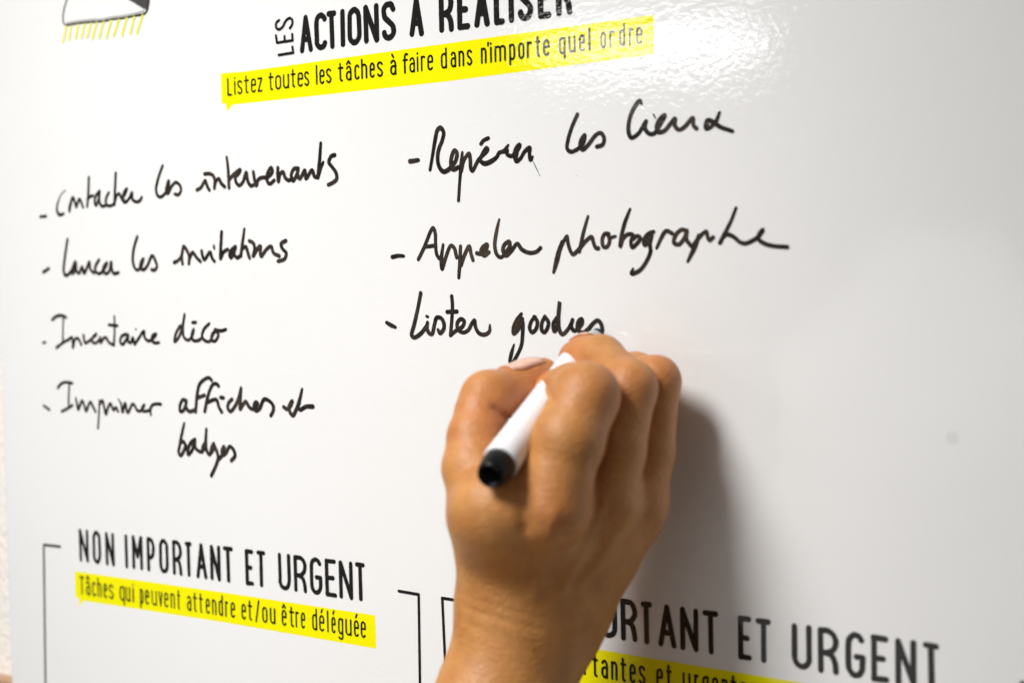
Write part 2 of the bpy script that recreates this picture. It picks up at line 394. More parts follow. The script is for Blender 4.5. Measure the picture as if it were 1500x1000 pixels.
HW.append(('handwritten words lancer les', 50, 310, 6.6667, .00070, [
 [(90,590),(145,555)], [(328,270),(305,420),(290,570),(300,615),(325,620),(370,568),(405,485),(380,540),(375,605),(400,575),(410,495),(415,572),(440,602),(470,540),(490,602),(520,540),(540,492),(552,562),(585,598)],
 [(635,470),(602,530),(600,580),(635,605),(680,570),(715,500),(692,520),(675,565),(695,602),(732,588),(755,490),(760,560),(780,602),(826,595)],
 [(1008,245),(975,360),(965,470),(980,540),(1010,570),(1045,535),(1068,460),(1045,495),(1040,545),(1070,566),(1105,530),(1155,430),(1190,490),(1200,542),(1172,572),(1150,565)]]))
HW.append(('handwritten word invitations', 230, 300, 6.6667, .00070, [
 [(170,562,1.1),(205,545),(240,500),(262,405),(285,430),(315,500),(313,574)], [(242,500),(246,540),(252,576)], [(315,535),(350,465),(385,510),(425,552)],
 [(437,450),(448,505),(465,535),(520,462),(540,520),(562,550)], [(557,398,.7),(561,425,.7)], [(632,265),(625,400),(622,527),(650,462),(692,435)],
 [(768,408),(725,445),(710,490),(725,517),(750,460),(768,415),(755,480),(785,516),(815,496)], [(855,235,.8),(835,380),(820,500)], [(842,422),(870,410),(890,470),(905,517)],
 [(903,352),(940,372),(955,420),(940,502),(985,425),(1012,402),(1010,460),(1018,502),(1070,435),(1115,405),(1140,470),(1195,498)],
 [(1260,350),(1215,378),(1222,420),(1262,470),(1250,525),(1185,550)]]))
HW.append(('handwritten words Inventaire deco', 50, 420, 5.0, .00066, [
 [(66,408,.8),(84,405,.8)], [(135,240),(165,215),(205,209),(235,222)], [(215,215,.8),(212,300,.7),(210,390,.8)], [(165,445,1.1),(210,410),(255,385)],
 [(255,385),(278,370),(285,445),(300,385),(322,378),(346,422)], [(362,355),(375,410),(420,382),(460,345),(440,358),(422,395),(450,412),(485,380)], [(485,372),(487,410),(515,372),(530,375),(547,405),(585,427)],
 [(588,215,.8),(590,320,.8),(585,425)], [(548,278),(610,285)], [(675,345),(640,365),(632,405),(650,421),(682,372),(690,350),(690,400),(712,408),(722,372),(738,422)], [(744,309,.6),(747,312,.6)],
 [(738,420),(765,380),(805,325),(810,370),(840,396),(880,370),(895,345),(867,358),(865,395),(885,410),(915,408)],
 [(1070,285),(1038,345),(1030,402),(1060,370),(1085,300),(1103,200,.9),(1090,300),(1098,368),(1130,390),(1158,360),(1170,310),(1155,350),(1165,390),(1205,392),(1232,370)],
 [(1160,262),(1184,260)], [(1283,270),(1245,310),(1231,360),(1250,392),(1290,397),(1312,345),(1335,320),(1305,348),(1300,388),(1325,397),(1350,352),(1330,315)], [(1325,312),(1370,322),(1405,312)]]))
HW.append(('handwritten word Imprimer', 50, 540, 6.6667, .00064, [
 [(95,360),(150,398)], [(232,185),(265,145),(315,130),(372,140)], [(345,135,.8),(340,250,.8),(338,350,.8)], [(272,415),(325,387),(375,355)],
 [(408,285,.8),(420,340),(432,397),(470,310),(490,350),(508,412),(550,322),(575,365),(600,415)], [(640,310,.8),(635,430,.8),(625,580,.8)],
 [(638,350),(668,308),(685,370),(702,442),(720,390),(745,338),(762,368),(778,402),(800,375),(822,415)], [(820,290,.4),(850,340,.8),(865,422,1),(890,335,1),(915,427,1),(965,342),(985,362),(1010,405),(1040,410),(1080,350),(1060,370),(1055,402),(1090,414),(1130,402)],
 [(1142,450,.8),(1135,402),(1155,355),(1200,342),(1238,345,1.1)]]))
HW.append(('handwritten words affiches et', 250, 550, 6.6667, .00074, [
 [(150,240),(120,235),(92,295),(95,347),(125,340),(150,280),(155,240),(150,300),(180,347),(238,335)], [(400,42),(375,20),(325,40),(285,82),(262,170),(245,352)], [(262,215),(300,202),(330,190)],
 [(470,100),(450,80),(415,85),(380,150),(358,230),(335,347)], [(360,260),(420,235),(450,235),(475,310),(500,354)], [(490,212),(516,215)],
 [(600,230),(565,270),(560,320),(585,347),(625,305),(665,220),(690,115,.8),(682,230),(680,328),(700,295),(735,252),(765,300),(800,325),(852,270),(835,258),(815,290),(832,342),(870,320),(915,230),(970,250),(1005,300),(1000,350),(980,387)],
 [(1105,305),(1140,325),(1175,290),(1190,245),(1162,290),(1165,350),(1195,387),(1230,325),(1262,230),(1285,130,.7)], [(1258,260),(1247,305),(1265,332),(1320,302),(1390,300,1.15)]]))
HW.append(('handwritten word badges', 250, 550, 6.6667, .00074, [
 [(135,462,.7),(110,570),(90,680),(80,750),(100,777),(130,732),(147,680),(122,640),(96,655)], [(240,620),(202,650),(170,720),(172,767),(210,730),(236,640),(242,700),(270,730),(308,740),(340,650),(350,520,.8)], [(345,645,.9),(322,690,1.2),(312,735,1.2)], [(350,525,.8),(344,640),(352,722),(380,768),(408,715),(425,660),(402,700),(400,745),(428,700)],
 [(428,680),(455,745),(465,790),(450,860),(420,930),(400,972)], [(462,822),(500,782),(525,690),(505,722),(508,772),(538,758),(580,690),(620,730),(630,780),(595,827)]]))
HW.append(('handwritten word Reperer', 590, 170, 6.6667, .00086, [
 [(72,442,1.1),(110,438,1.1),(152,430,1)], [(268,525,.8),(290,400,.9),(320,220),(340,138,1.1),(370,116,1.1),(400,160),(386,240),(355,320),(342,400),(355,490),(395,542,1.1),(435,532,1.1),(482,488),(520,430),(530,360),(508,335),(480,390),(472,470),(492,522,1.1),(545,500)],
 [(582,357,.7),(574,450,1.1),(560,600,.9),(545,825,.9)], [(572,540),(600,430),(648,368),(660,430),(665,510),(680,537),(740,430),(830,330),(820,312),(780,370),(757,432),(800,465,1.2),(870,440,1.2),(920,400),(942,360),(982,345),(1030,288,.7)], [(990,350),(1020,330),(1018,370),(1058,392),(1102,360),(1145,290),(1140,280),(1100,330),(1092,390),(1112,440,1.1),(1148,418),(1190,350),(1240,310),(1238,370),(1250,432),(1270,398,.6)],
 [(1118,330,1.2),(1105,390,1.2)], [(765,272),(790,240),(835,218)], [(1272,440,.10),(1300,500,.22),(1318,535,.14),(1340,585,.05)]]))
HW.append(('handwritten words les lieux', 815, 100, 5.0, .00083, [
 [(155,340),(115,430),(85,530),(80,590),(105,612),(160,590),(200,545),(208,490),(180,530),(176,580),(195,597),(235,560),(290,490),(325,475),(350,512),(340,560),(298,575)], [(205,500,.9),(188,560,1.2)],
 [(625,262,.6),(612,240),(570,290),(535,380),(530,470),(550,510),(600,480),(655,392)], [(658,390),(650,440),(680,480),(718,478),(755,425),(795,345),(762,368),(736,420),(742,467),(790,460),(870,370),(868,420),(900,452),(942,428),(1000,365),(1005,420),(1027,442)], [(712,338,.4),(727,368,.3)],
 [(1195,325,.8),(1170,390),(1122,437),(1098,440,1.2),(1108,385,1.2),(1140,390,1.1),(1200,430),(1290,462,.9)]]))
HW.append(('handwritten word Appeler', 560, 290, 5.882, .00082, [
 [(88,508,1.1),(140,498,1),(185,500,.9)], [(312,528),(360,430),(437,258),(456,300),(460,400),(470,485),(490,520)], [(372,420),(460,410)],
 [(525,402,.8),(510,520,1.1),(516,612),(545,520),(592,410),(620,430),(642,512)], [(675,415,.9),(670,540,1.1),(660,685,.9)], [(680,580),(710,490),(750,415),(765,480),(782,535)],
 [(815,475),(855,482),(895,440),(905,400),(868,422),(850,460),(880,496),(920,466)], [(875,430,1.3),(885,465,1.2)], [(1008,185,.6),(985,290),(970,410),(990,490),(1025,510),(1070,460),(1100,410),(1095,375),(1055,400),(1040,450),(1065,497),(1110,460),(1165,393),(1200,440),(1270,472),(1330,462),(1365,430)]]))
HW.append(('handwritten start of the word photographe', 800, 290, 6.6667, .00078, [
 [(155,425,.8),(122,540,1.35),(100,630,1.35),(75,725,.8)], [(95,640,.8),(160,450),(205,370,.8),(215,440),(240,520),(265,550),(325,495)], [(410,180,.7),(370,320),(325,522)], [(340,480),(390,420),(445,380),(465,440),(490,490),(510,490,1.1)],
 [(612,352),(575,350),(550,400),(560,472),(590,480),(620,430),(610,370),(590,345)], [(622,392),(680,372,.7)], [(820,110,.7),(770,240),(735,380),(725,475),(750,402),(800,355),(850,362),(830,420),(842,482),(890,442),(922,392),(892,370),(850,402)],
 [(1050,330),(1000,350),(960,400),(962,460),(1005,425),(1032,370)], [(980,400,1.4),(1000,440,1.3)], [(1030,375),(1015,450),(1020,520),(980,620),(910,710),(835,735,1.1),(850,690,.6)], [(1080,490,.7),(1120,400),(1160,332),(1180,320),(1230,345)],
 [(1375,320),(1322,310),(1262,370),(1250,440),(1300,452),(1358,375),(1375,318),(1370,400),(1412,462)]]))
HW.append(('handwritten end of the word photographe', 960, 280, 6.6667, .00076, [
 [(425,430,.9),(385,545,1.3),(318,685,.8)], [(360,545),(430,450),(500,390,.8),(510,440),(530,480),(565,450)], [(788,165,.8),(740,290,.9),(680,410),(630,505)], [(635,500),(662,450),(700,422),(760,442),(830,498),(880,510),(950,482),(1002,448),(1055,375),(1020,410),(1012,470),(1070,512),(1160,535),(1290,545)]]))
HW.append(('handwritten word Lister', 555, 410, 6.6667, .00086, [
 [(78,415,.9),(120,440,1.05),(162,458,.8)], [(410,128),(385,260,1),(350,420),(322,540),(345,560),(410,522),(472,442)], [(477,415,.9),(470,460),(490,515),(520,525),(545,430),(565,368),(610,372),(638,430),(633,480),(598,517),(580,485,.8)], [(465,352,.7),(480,360,.7)],
 [(712,158),(719,250),(712,400),(700,540)], [(668,312),(762,308)], [(702,538),(760,490),(820,452),(833,400),(800,382),(767,420),(772,480),(820,512),(872,490),(912,420),(935,392),(945,460),(980,520),(1040,532),(1080,500),(1085,440,.6)]]))
HW.append(('handwritten word goodies just being finished', 700, 410, 6.6667, .00084, [
 [(425,332,.9),(380,390),(347,470),(350,525),(390,490),(425,420),(440,378,.8)], [(400,380,1.2),(365,480,1.3)], [(425,370),(440,420),(438,520),(425,640),(380,740),(330,822,1),(315,800),(328,720),(354,630,.5)],
 [(560,362),(525,400),(507,470),(530,512),(573,470),(580,402),(550,360)], [(655,358),(626,420),(626,490),(650,510),(680,470),(690,412),(655,358)], [(770,372),(738,430),(748,502),(768,480),(785,400),(800,215,1),(788,350,1.1),(795,480,1.1),(825,530),(880,482),(925,388,.8)],
 [(925,390),(912,450),(940,495),(975,480),(1020,422),(1015,380),(980,410),(976,480),(1020,516,1.1),(1070,490,1.1),(1130,420),(1170,395),(1200,420),(1216,480),(1210,530)]]))
for label, ox, oy, s, hw, strokes in HW:
    ink = Ink()
    for st in strokes:
        ps = []
        for p in st:
            k = p[2] if len(p) > 2 else 1.0
            q = B(ox+p[0]/s, oy+p[1]/s); ps.append((q[0], q[2], hw*(1.28 if ox < 300 else 1.03)*k*random.uniform(.96, 1.05)))
        ink.ribbon(smooth_path(ps, .00045), cap=5)
    ink.build('handwriting', M_ink, board)['label'] = label

# faint marks on the film
sm = []
q = B(1395, 641); sm = [(q[0]+.0021*math.cos(a), -.00004, q[2]+.0021*math.sin(a)) for a in np.linspace(0, 2*math.pi, 20, endpoint=False)]
link('smudge', pydata('smudge', sm, [tuple(range(20))]), M_smudge, board, False)['label'] = 'small round grey spot on the bare right side'
for x, y, r in [(790,257,.3),(1118,372,.16),(791,352,.2),(428,365,.35),(845,257,.35),(388,325,.15),(717,172,.2),(332,948,.2),(605,948,.2)]:
    q = B(x, y); ink = Ink(); ink.ribbon([(q[0], q[2], .0003*r*1.5), (q[0]+.0003*r, q[2]-.0004*r, .0003*r)], cap=3, soft=False)
    ink.build('speck', M_grey, board)

# ------------------------------------------------------------------ wall beside the board
M_wall, t, b = material('woven_wallpaper')
b.inputs['Base Color'].default_value = (0.86, 0.81, 0.76, 1); b.inputs['Roughness'].default_value = 0.85
g = N(t, 'ShaderNodeNewGeometry'); n = N(t, 'ShaderNodeTexNoise'); n.inputs['Scale'].default_value = 260
t.links.new(g.outputs['Position'], n.inputs['Vector'])
bu = N(t, 'ShaderNodeBump'); bu.inputs['Distance'].default_value = .0012; t.links.new(n.outputs[0], bu.inputs['Height']); t.links.new(bu.outputs[0], b.inputs['Normal'])
wv = [(-1.6, .0125, 0.6), (1.2, .0125, 0.6), (1.2, .0125, 2.3), (-1.6, .0125, 2.3)]
wall = link('wall', pydata('wall', wv, [(0, 1, 2, 3)]), M_wall, None, False); wall['kind'] = 'structure'
M_wood, t, b = material('rail_wood'); b.inputs['Base Color'].default_value = (.42, .25, .14, 1); b.inputs['Roughness'].default_value = .5
bm = bmesh.new(); bmesh.ops.create_cube(bm, size=1)
q = B(8, 1001)
x0, x1 = q[0]-.5, xl-.0005
bmesh.ops.scale(bm, vec=(x1-x0, .010, .05), verts=bm.verts); bmesh.ops.translate(bm, vec=((x0+x1)/2, .0073, q[2]-.025), verts=bm.verts)
bmesh.ops.bevel(bm, geom=list(bm.edges), offset=.001, segments=2, affect='EDGES')
me = bpy.data.meshes.new('wooden_rail'); bm.to_mesh(me); bm.free()
o = link('wooden_rail', me, M_wood, None, False); o['label'] = 'brown wooden rail on the wall, just left of the whiteboard edge'; o['category'] = 'rail'

# ------------------------------------------------------------------ marker
TIP = B(877, 486, 0.0003); END = P(721, 693, 0.449)
ax = END-TIP; LEN = np.linalg.norm(ax); ax /= LEN
e1 = np.cross(ax, [0, 0, 1.0]); e1 /= np.linalg.norm(e1); e2 = np.cross(ax, e1)
def lathe(name, prof, mat, parent, seg=48):
    v = []; f = []
    for s_, r in prof:
        c = TIP+ax*s_
        for k in range(seg):
            a = 2*math.pi*k/seg; v.append(c+(e1*math.cos(a)+e2*math.sin(a))*r)
    for i in range(len(prof)-1):
        for k in range(seg):
            f.append((i*seg+k, i*seg+(k+1) % seg, (i+1)*seg+(k+1) % seg, (i+1)*seg+k))
    return link(name, pydata(name, v, f), mat, parent)
def plain(name, rgb, rough, spec=.5, bump=0):
    m, t, b = material(name); b.inputs['Base Color'].default_value = (*rgb, 1); b.inputs['Roughness'].default_value = rough
    b.inputs['Specular IOR Level'].default_value = spec
    if bump:
        n = N(t, 'ShaderNodeTexNoise'); n.inputs['Scale'].default_value = 900
        g = N(t, 'ShaderNodeNewGeometry'); t.links.new(g.outputs['Position'], n.inputs['Vector'])
        bu = N(t, 'ShaderNodeBump'); bu.inputs['Distance'].default_value = bump; t.links.new(n.outputs[0], bu.inputs['Height']); t.links.new(bu.outputs[0], b.inputs['Normal'])
    return m
marker = thing('marker', 'white barrelled dry erase marker with black end plug gripped in the hand', 'marker')
M_barrel = plain('marker_white', (.86, .86, .88), .25, bump=.00002)
M_plug = plain('marker_black', (.004, .004, .005), .35, bump=.00003)
M_plug.node_tree.nodes['Principled BSDF'].inputs['Specular IOR Level'].default_value = .2
M_nib = plain('marker_nib', (.010, .012, .022), .6)
R0 = .0061
lathe('nib', [(0, .0001), (0, .0014), (.0010, .0020), (.0045, .0022), (.006, .0022)], M_nib, marker)
lathe('collar', [(.0045, .0022), (.0046, .0030), (.012, .0040), (.0125, .0049), (.020, .0052)], M_barrel, marker)
lathe('barrel', [(.0195, .0020), (.0195, .0056), (.021, .0060), (LEN-.0075, R0), (LEN-.0068, R0-.0002), (LEN-.0066, R0-.0006), (LEN-.0066, .002)], M_barrel, marker)
lathe('end_plug', [(LEN-.0068, .003), (LEN-.0068, .0053), (LEN-.0062, .0056), (LEN-.0040, .0055), (LEN+.0005, .0048), (LEN+.0018, .0044), (LEN+.002, .0041), (LEN+.002, .0037), (LEN-.007, .0034), (LEN-.0075, .0001)], M_plug, marker)

# ------------------------------------------------------------------ the hand: a signed distance field, polygonised
HS = .90                         # how far the joints stand off the board
def S(px, py, d, r):
    bd = bdepth(px, py)
    return (P(px, py, bd-(bd-d)*HS), r)
def PH(px, py, d):
    bd = bdepth(px, py)
    return P(px, py, bd-(bd-d)*HS)
def caps(pts, p, k=0.0):
    """distance to a chain of tapered capsules"""
    out = None
    for (a, ra), (b_, rb) in zip(pts[:-1], pts[1:]):
        ba = (b_-a).astype(np.float32); pa = p-a.astype(np.float32)
        h = np.clip(pa@ba/float(ba@ba), 0, 1)
        dd = np.sqrt(((pa-h[..., None]*ba)**2).sum(-1))-(ra+(rb-ra)*h)
        out = dd if out is None else smin(out, dd, k)
    return out
def smin(a, b_, k):
    if k <= 0: return np.minimum(a, b_)
    h = np.clip(.5+.5*(b_-a)/k, 0, 1)
    return b_+(a-b_)*h-k*h*(1-h)
def ball(c, r, p): return np.sqrt(((p-c.astype(np.float32))**2).sum(-1))-r
mm = .001
thumb = [S(722, 752, .468, 13.6*mm), S(699, 684, .472, 11.8*mm), S(698, 640, .476, 9.9*mm), S(706, 606, .481, 9.2*mm), S(717, 585, .486, 9.9*mm)]
thumb2 = [S(717, 585, .486, 9.9*mm), S(750, 575, .496, 8.8*mm), S(774, 562, .502, 7.8*mm), S(794, 550, .507, 6.5*mm)]
index = [S(809, 742, .452, 11.8*mm), S(817, 695, .453, 11.3*mm), S(832, 645, .454, 11.9*mm), S(858, 580, .462, 10.9*mm)]
index2 = [S(858, 580, .462, 10.9*mm), S(838, 572, .480, 9.0*mm), S(819, 570, .492, 7.6*mm)]
middle = [S(886, 728, .472, 11.0*mm), S(901, 660, .475, 10.3*mm), S(921, 568, .482, 9.4*mm)]
middle2 = [S(921, 568, .482, 9.4*mm), S(880, 526, .503, 8.3*mm), S(858, 522, .510, 7.2*mm), S(843, 524, .514, 6.2*mm)]
ring = [S(932, 732, .488, 10.4*mm), S(949, 660, .493, 9.4*mm), S(960, 558, .499, 8.6*mm)]
ring2 = [S(960, 558, .499, 8.6*mm), S(930, 548, .512, 7.6*mm), S(898, 560, .517, 6.6*mm)]
pinky = [S(925, 760, .500, 10.0*mm), S(942, 680, .503, 8.6*mm), S(955, 610, .510, 7.2*mm)]
pinky2 = [S(955, 610, .510, 7.2*mm), S(925, 600, .517, 6.6*mm), S(900, 610, .522, 6.0*mm)]
wr1 = S(759, 888, .484, 17.9*mm); wr2 = S(806, 890, .493, 16.8*mm)
meta = [
 [S(808, 745, .454, 11.0*mm), S(785, 800, .472, 14.5*mm), wr1],
 [S(884, 734, .473, 10.6*mm), S(842, 805, .482, 15.5*mm), S(790, 885, .487, 18*mm)],
 [S(930, 738, .488, 10.5*mm), S(868, 810, .490, 14*mm), wr2],
 [S(925, 755, .500, 10*mm), S(872, 810, .498, 12.0*mm), wr2],
 [S(722, 752, .468, 13.1*mm), S(737, 810, .476, 15*mm), S(757, 862, .484, 17.5*mm)],
]
fore = [[wr1, S(752, 930, .482, 17.0*mm), S(729, 1000, .478, 18.2*mm), S(640, 1250, .450, 25*mm), S(500, 1600, .41, 34*mm)],
        [wr2, S(782, 938, .489, 16.4*mm), S(758, 1000, .485, 17.4*mm), S(680, 1250, .460, 25*mm), S(560, 1600, .42, 34*mm)]]
web = [[S(728, 780, .470, 11*mm), S(790, 785, .470, 9.5*mm)], [S(726, 752, .468, 12*mm), S(748, 785, .468, 13*mm)]]
palmfill = [[S(770, 690, .500, 9*mm), S(800, 790, .485, 14*mm)], [S(900, 680, .498, 9*mm), S(850, 790, .490, 13*mm)]]
bumps = [S(729, 745, .455, 13.2*mm)]     # first dorsal muscle
KN = [(PH(812, 742, .442), 9*mm, 1.1*mm), (PH(860, 575, .4525), 7*mm, .8*mm), (PH(925, 560, .474), 7*mm, .8*mm), (PH(884, 728, .458), 8*mm, .7*mm), (PH(962, 548, .491), 6*mm, .6*mm), (PH(700, 572, .481), 6*mm, .6*mm)]
def seg_px(pts): return [np.array(p, float) for p in pts]
CREASE = [([(672,868),(700,880),(745,893),(800,907)], .4, 3.2), ([(676,884),(700,896),(740,908),(795,922)], .6, 3.4), ([(690,914),(730,930),(775,943)], .5, 3.6), ([(700,852),(760,868),(810,878)], .2, 3.0),
          ([(672,905),(700,925),(740,945),(790,955)], .4, 3.0), ([(764,715),(769,740),(772,770)], 2.4, 13),
          ([(722,596),(734,606),(752,618)], 2.4, 4.5), ([(848,548),(858,556),(880,556)], .3, 2), ([(846,556),(860,563),(884,562)], .3, 2), ([(908,545),(925,545),(940,550)], .3, 2),
          ([(684,566),(700,560),(712,556)], .25, 1.8), ([(682,574),(700,568),(716,562)], .25, 1.8), ([(800,564),(806,577),(812,590)], 1.6, 3.6)]
RIDGE = [([(884,735),(860,800),(820,870)], .8, 9), ([(930,745),(895,800),(850,860)], .6, 8), ([(812,750),(800,810),(785,870)], .5, 9)]
def project(p):
    c = (p-CAM)@M          # camera space (M rows are the world axes)
    d = -c[..., 2]
    return CX+c[..., 0]/d*F, CY-c[..., 1]/d*F, d
def poly_dist(x, y, pts):
    best = None
    for a, c in zip(pts[:-1], pts[1:]):
        vx, vy = c[0]-a[0], c[1]-a[1]
        h = np.clip(((x-a[0])*vx+(y-a[1])*vy)/(vx*vx+vy*vy), 0, 1)
        d = np.hypot(x-a[0]-h*vx, y-a[1]-h*vy)
        best = d if best is None else np.minimum(best, d)
    return best
def field(p, detail=False):
    p = p.astype(np.float32)
    palm = None
    for ch in meta+web+palmfill:
        d = caps(ch, p, .004); palm = d if palm is None else smin(palm, d, .008)
    palm = smin(palm, ball(bumps[0][0], bumps[0][1], p), .012)
    for ch in fore:
        palm = smin(palm, caps(ch, p, .004), .012)
    tot = None
    for a, a2, kb in ((thumb, thumb2, .0025), (index, index2, .003), (middle, middle2, .003), (ring, ring2, .003), (pinky, pinky2, .003)):
        f = smin(caps(a, p, .002), caps(a2, p, .003), kb)
        f = smin(f, palm, .0045)
        tot = f if tot is None else smin(tot, f, .0010)
    if detail:
        for c, r, h in KN:
            tot = tot-h*np.exp(-((p-c.astype(np.float32))**2).sum(-1)/(r*r))
        x, y, d = project(p.astype(np.float64))
        for pts, dep, wd in CREASE:
            tot = tot+dep*mm*.55*np.exp(-(poly_dist(x, y, pts)/wd)**2)
        for pts, dep, wd in RIDGE:
            tot = tot-dep*mm*np.exp(-(poly_dist(x, y, pts)/wd)**2)
    return tot

allp = np.array([c for ch in (thumb, thumb2, index, index2, middle, middle2, ring, ring2, pinky, pinky2, *meta, *fore, *web) for c, r in ch])
lo = allp.min(0)-.045; hi = allp.max(0)+.045
hi[2] = min(hi[2], P(850, 450, .5)[2])
STEP = .0011
nx, ny, nz = [int(v) for v in np.ceil((hi-lo)/STEP)]
gx, gy, gz = lo[0]+STEP*np.arange(nx), lo[1]+STEP*np.arange(ny), lo[2]+STEP*np.arange(nz)
# coarse pass first, fine samples only near the surface
CS = 6
cxn, cyn, czn = (nx+CS-1)//CS, (ny+CS-1)//CS, (nz+CS-1)//CS
cc = np.stack(np.meshgrid(lo[0]+STEP*(np.arange(cxn)+.5)*CS, lo[1]+STEP*(np.arange(cyn)+.5)*CS, lo[2]+STEP*(np.arange(czn)+.5)*CS, indexing='ij'), -1)
cf = field(cc.reshape(-1, 3)).reshape(cc.shape[:3])
near = np.abs(cf) < STEP*CS*1.3+.003
V = np.repeat(np.repeat(np.repeat(cf, CS, 0), CS, 1), CS, 2)[:nx, :ny, :nz].astype(np.float32)
mask = np.repeat(np.repeat(np.repeat(near, CS, 0), CS, 1), CS, 2)[:nx, :ny, :nz]
idx = np.argwhere(mask)
for s0 in range(0, len(idx), 400000):
    ii = idx[s0:s0+400000]
    pp = np.stack([gx[ii[:, 0]], gy[ii[:, 1]], gz[ii[:, 2]]], -1)
    V[ii[:, 0], ii[:, 1], ii[:, 2]] = field(pp, True)
inside = V < 0
c8 = [inside[i:nx-1+i, j:ny-1+j, k:nz-1+k] for i in (0, 1) for j in (0, 1) for k in (0, 1)]
cnt = sum(c.astype(np.int8) for c in c8)
cells = np.argwhere((cnt > 0) & (cnt < 8))
cid = -np.ones((nx-1, ny-1, nz-1), np.int32); cid[cells[:, 0], cells[:, 1], cells[:, 2]] = np.arange(len(cells))
acc = np.zeros((len(cells), 3)); num = np.zeros(len(cells))
corners = [(i, j, k) for i in (0, 1) for j in (0, 1) for k in (0, 1)]
for a in corners:
    for c in corners:
        if sum(abs(u-v) for u, v in zip(a, c)) == 1 and a < c:
            va = V[cells[:, 0]+a[0], cells[:, 1]+a[1], cells[:, 2]+a[2]]; vc = V[cells[:, 0]+c[0], cells[:, 1]+c[1], cells[:, 2]+c[2]]
            m_ = (va < 0) != (vc < 0)
            tt = np.where(m_, va/(va-vc+1e-12), 0)
            pos = np.array(a)+(np.array(c)-np.array(a))*tt[:, None]
            acc[m_] += pos[m_]; num[m_] += 1
verts = lo+STEP*(cells+acc/num[:, None])
faces = []
for axis in range(3):
    sl0 = [slice(1, nx-1), slice(1, ny-1), slice(1, nz-1)]; sl1 = list(sl0)
    n_ = (nx, ny, nz)[axis]; sl0[axis] = slice(0, n_-1); sl1[axis] = slice(1, n_)
    a = inside[tuple(sl0)]; c = inside[tuple(sl1)]
    e = np.argwhere(a != c)
    off = np.array([1, 1, 1]); off[axis] = 0
    e = e+off
    sgn = inside[e[:, 0], e[:, 1], e[:, 2]]
    u, v = [(1, 2), (2, 0), (0, 1)][axis]
    du = np.zeros(3, int); du[u] = 1; dv = np.zeros(3, int); dv[v] = 1
    q = [cid[tuple((e-du-dv).T)], cid[tuple((e-dv).T)], cid[tuple(e.T)], cid[tuple((e-du).T)]]
    q = np.stack(q, -1); q[~sgn] = q[~sgn][:, ::-1]
    faces.append(q[(q >= 0).all(1)])
faces = np.concatenate(faces)
# pull the vertices onto the detailed surface
h_ = .0004
for it in range(2):
    f0 = field(verts, True)
    gr = np.stack([(field(verts+np.eye(3)[k]*h_)-field(verts-np.eye(3)[k]*h_))/(2*h_) for k in range(3)], -1)
    gl = np.linalg.norm(gr, axis=1, keepdims=True)+1e-9
    verts = verts-gr/gl*np.clip(f0, -.0012, .0012)[:, None]*.8
print('hand verts', len(verts))
me = bpy.data.meshes.new('arm')
me.vertices.add(len(verts)); me.vertices.foreach_set('co', verts.astype(np.float32).ravel())
me.loops.add(len(faces)*4); me.loops.foreach_set('vertex_index', faces.astype(np.int32).ravel())
me.polygons.add(len(faces)); me.polygons.foreach_set('loop_start', np.arange(0, len(faces)*4, 4, dtype=np.int32)); me.polygons.foreach_set('loop_total', np.full(len(faces), 4, np.int32))
me.update(calc_edges=True); me.validate()
# skin redness: knuckles, finger pads
red = np.zeros(len(verts))
for (px, py, d, r, a) in [(785,575,.500,.011,.7),(735,600,.487,.015,.75),(700,640,.476,.012,.3),(812,742,.443,.012,.4),(868,575,.455,.012,.55),(925,562,.476,.011,.5),(845,525,.510,.012,.85),(818,568,.49,.010,.4),(968,550,.492,.011,.6),(884,735,.458,.011,.35),(975,700,.49,.014,.35),(722,645,.478,.012,1.0)]:
    red += a*np.exp(-((verts-PH(px, py, d))**2).sum(1)/(r*r))
at = me.attributes.new('redness', 'FLOAT', 'POINT'); at.data.foreach_set('value', np.clip(red, 0, 1).astype(np.float32))

M_skin, t, b = material('skin')
g = N(t, 'ShaderNodeNewGeometry'); at = N(t, 'ShaderNodeAttribute'); at.attribute_name = 'redness'
n = N(t, 'ShaderNodeTexNoise'); n.inputs['Scale'].default_value = 90; n.inputs['Detail'].default_value = 5; n.inputs['Roughness'].default_value = .6
t.links.new(g.outputs['Position'], n.inputs['Vector'])
cr = N(t, 'ShaderNodeValToRGB'); cr.color_ramp.elements[0].position = .25; cr.color_ramp.elements[1].position = .8
cr.color_ramp.elements[0].color = (.42, .166, .040, 1); cr.color_ramp.elements[1].color = (.60, .285, .088, 1)
t.links.new(n.outputs[0], cr.inputs[0])
mx = N(t, 'ShaderNodeMix', data_type='RGBA'); mx.inputs[7].default_value = (.56, .165, .055, 1)
ml = N(t, 'ShaderNodeMath', operation='MULTIPLY'); ml.inputs[1].default_value = .6
t.links.new(at.outputs['Fac'], ml.inputs[0]); t.links.new(ml.outputs[0], mx.inputs[0]); t.links.new(cr.outputs[0], mx.inputs[6])
t.links.new(mx.outputs[2], b.inputs['Base Color'])
b.inputs['Roughness'].default_value = .50; b.inputs['Specular IOR Level'].default_value = .48
b.inputs['Subsurface Weight'].default_value = .15; b.inputs['Subsurface Radius'].default_value = (1.0, .35, .15); b.inputs['Subsurface Scale'].default_value = .0035
vo = N(t, 'ShaderNodeTexVoronoi'); vo.inputs['Scale'].default_value = 850
t.links.new(g.outputs['Position'], vo.inputs['Vector'])
mp = N(t, 'ShaderNodeMapping'); mp.inputs['Scale'].default_value = (1, 1, 2.2); t.links.new(g.outputs['Position'], mp.inputs[0])
n2 = N(t, 'ShaderNodeTexNoise'); n2.inputs['Scale'].default_value = 380; n2.inputs['Detail'].default_value = 4; t.links.new(mp.outputs[0], n2.inputs['Vector'])
b1 = N(t, 'ShaderNodeBump'); b1.inputs['Distance'].default_value = .00016; t.links.new(vo.outputs[0], b1.inputs['Height'])
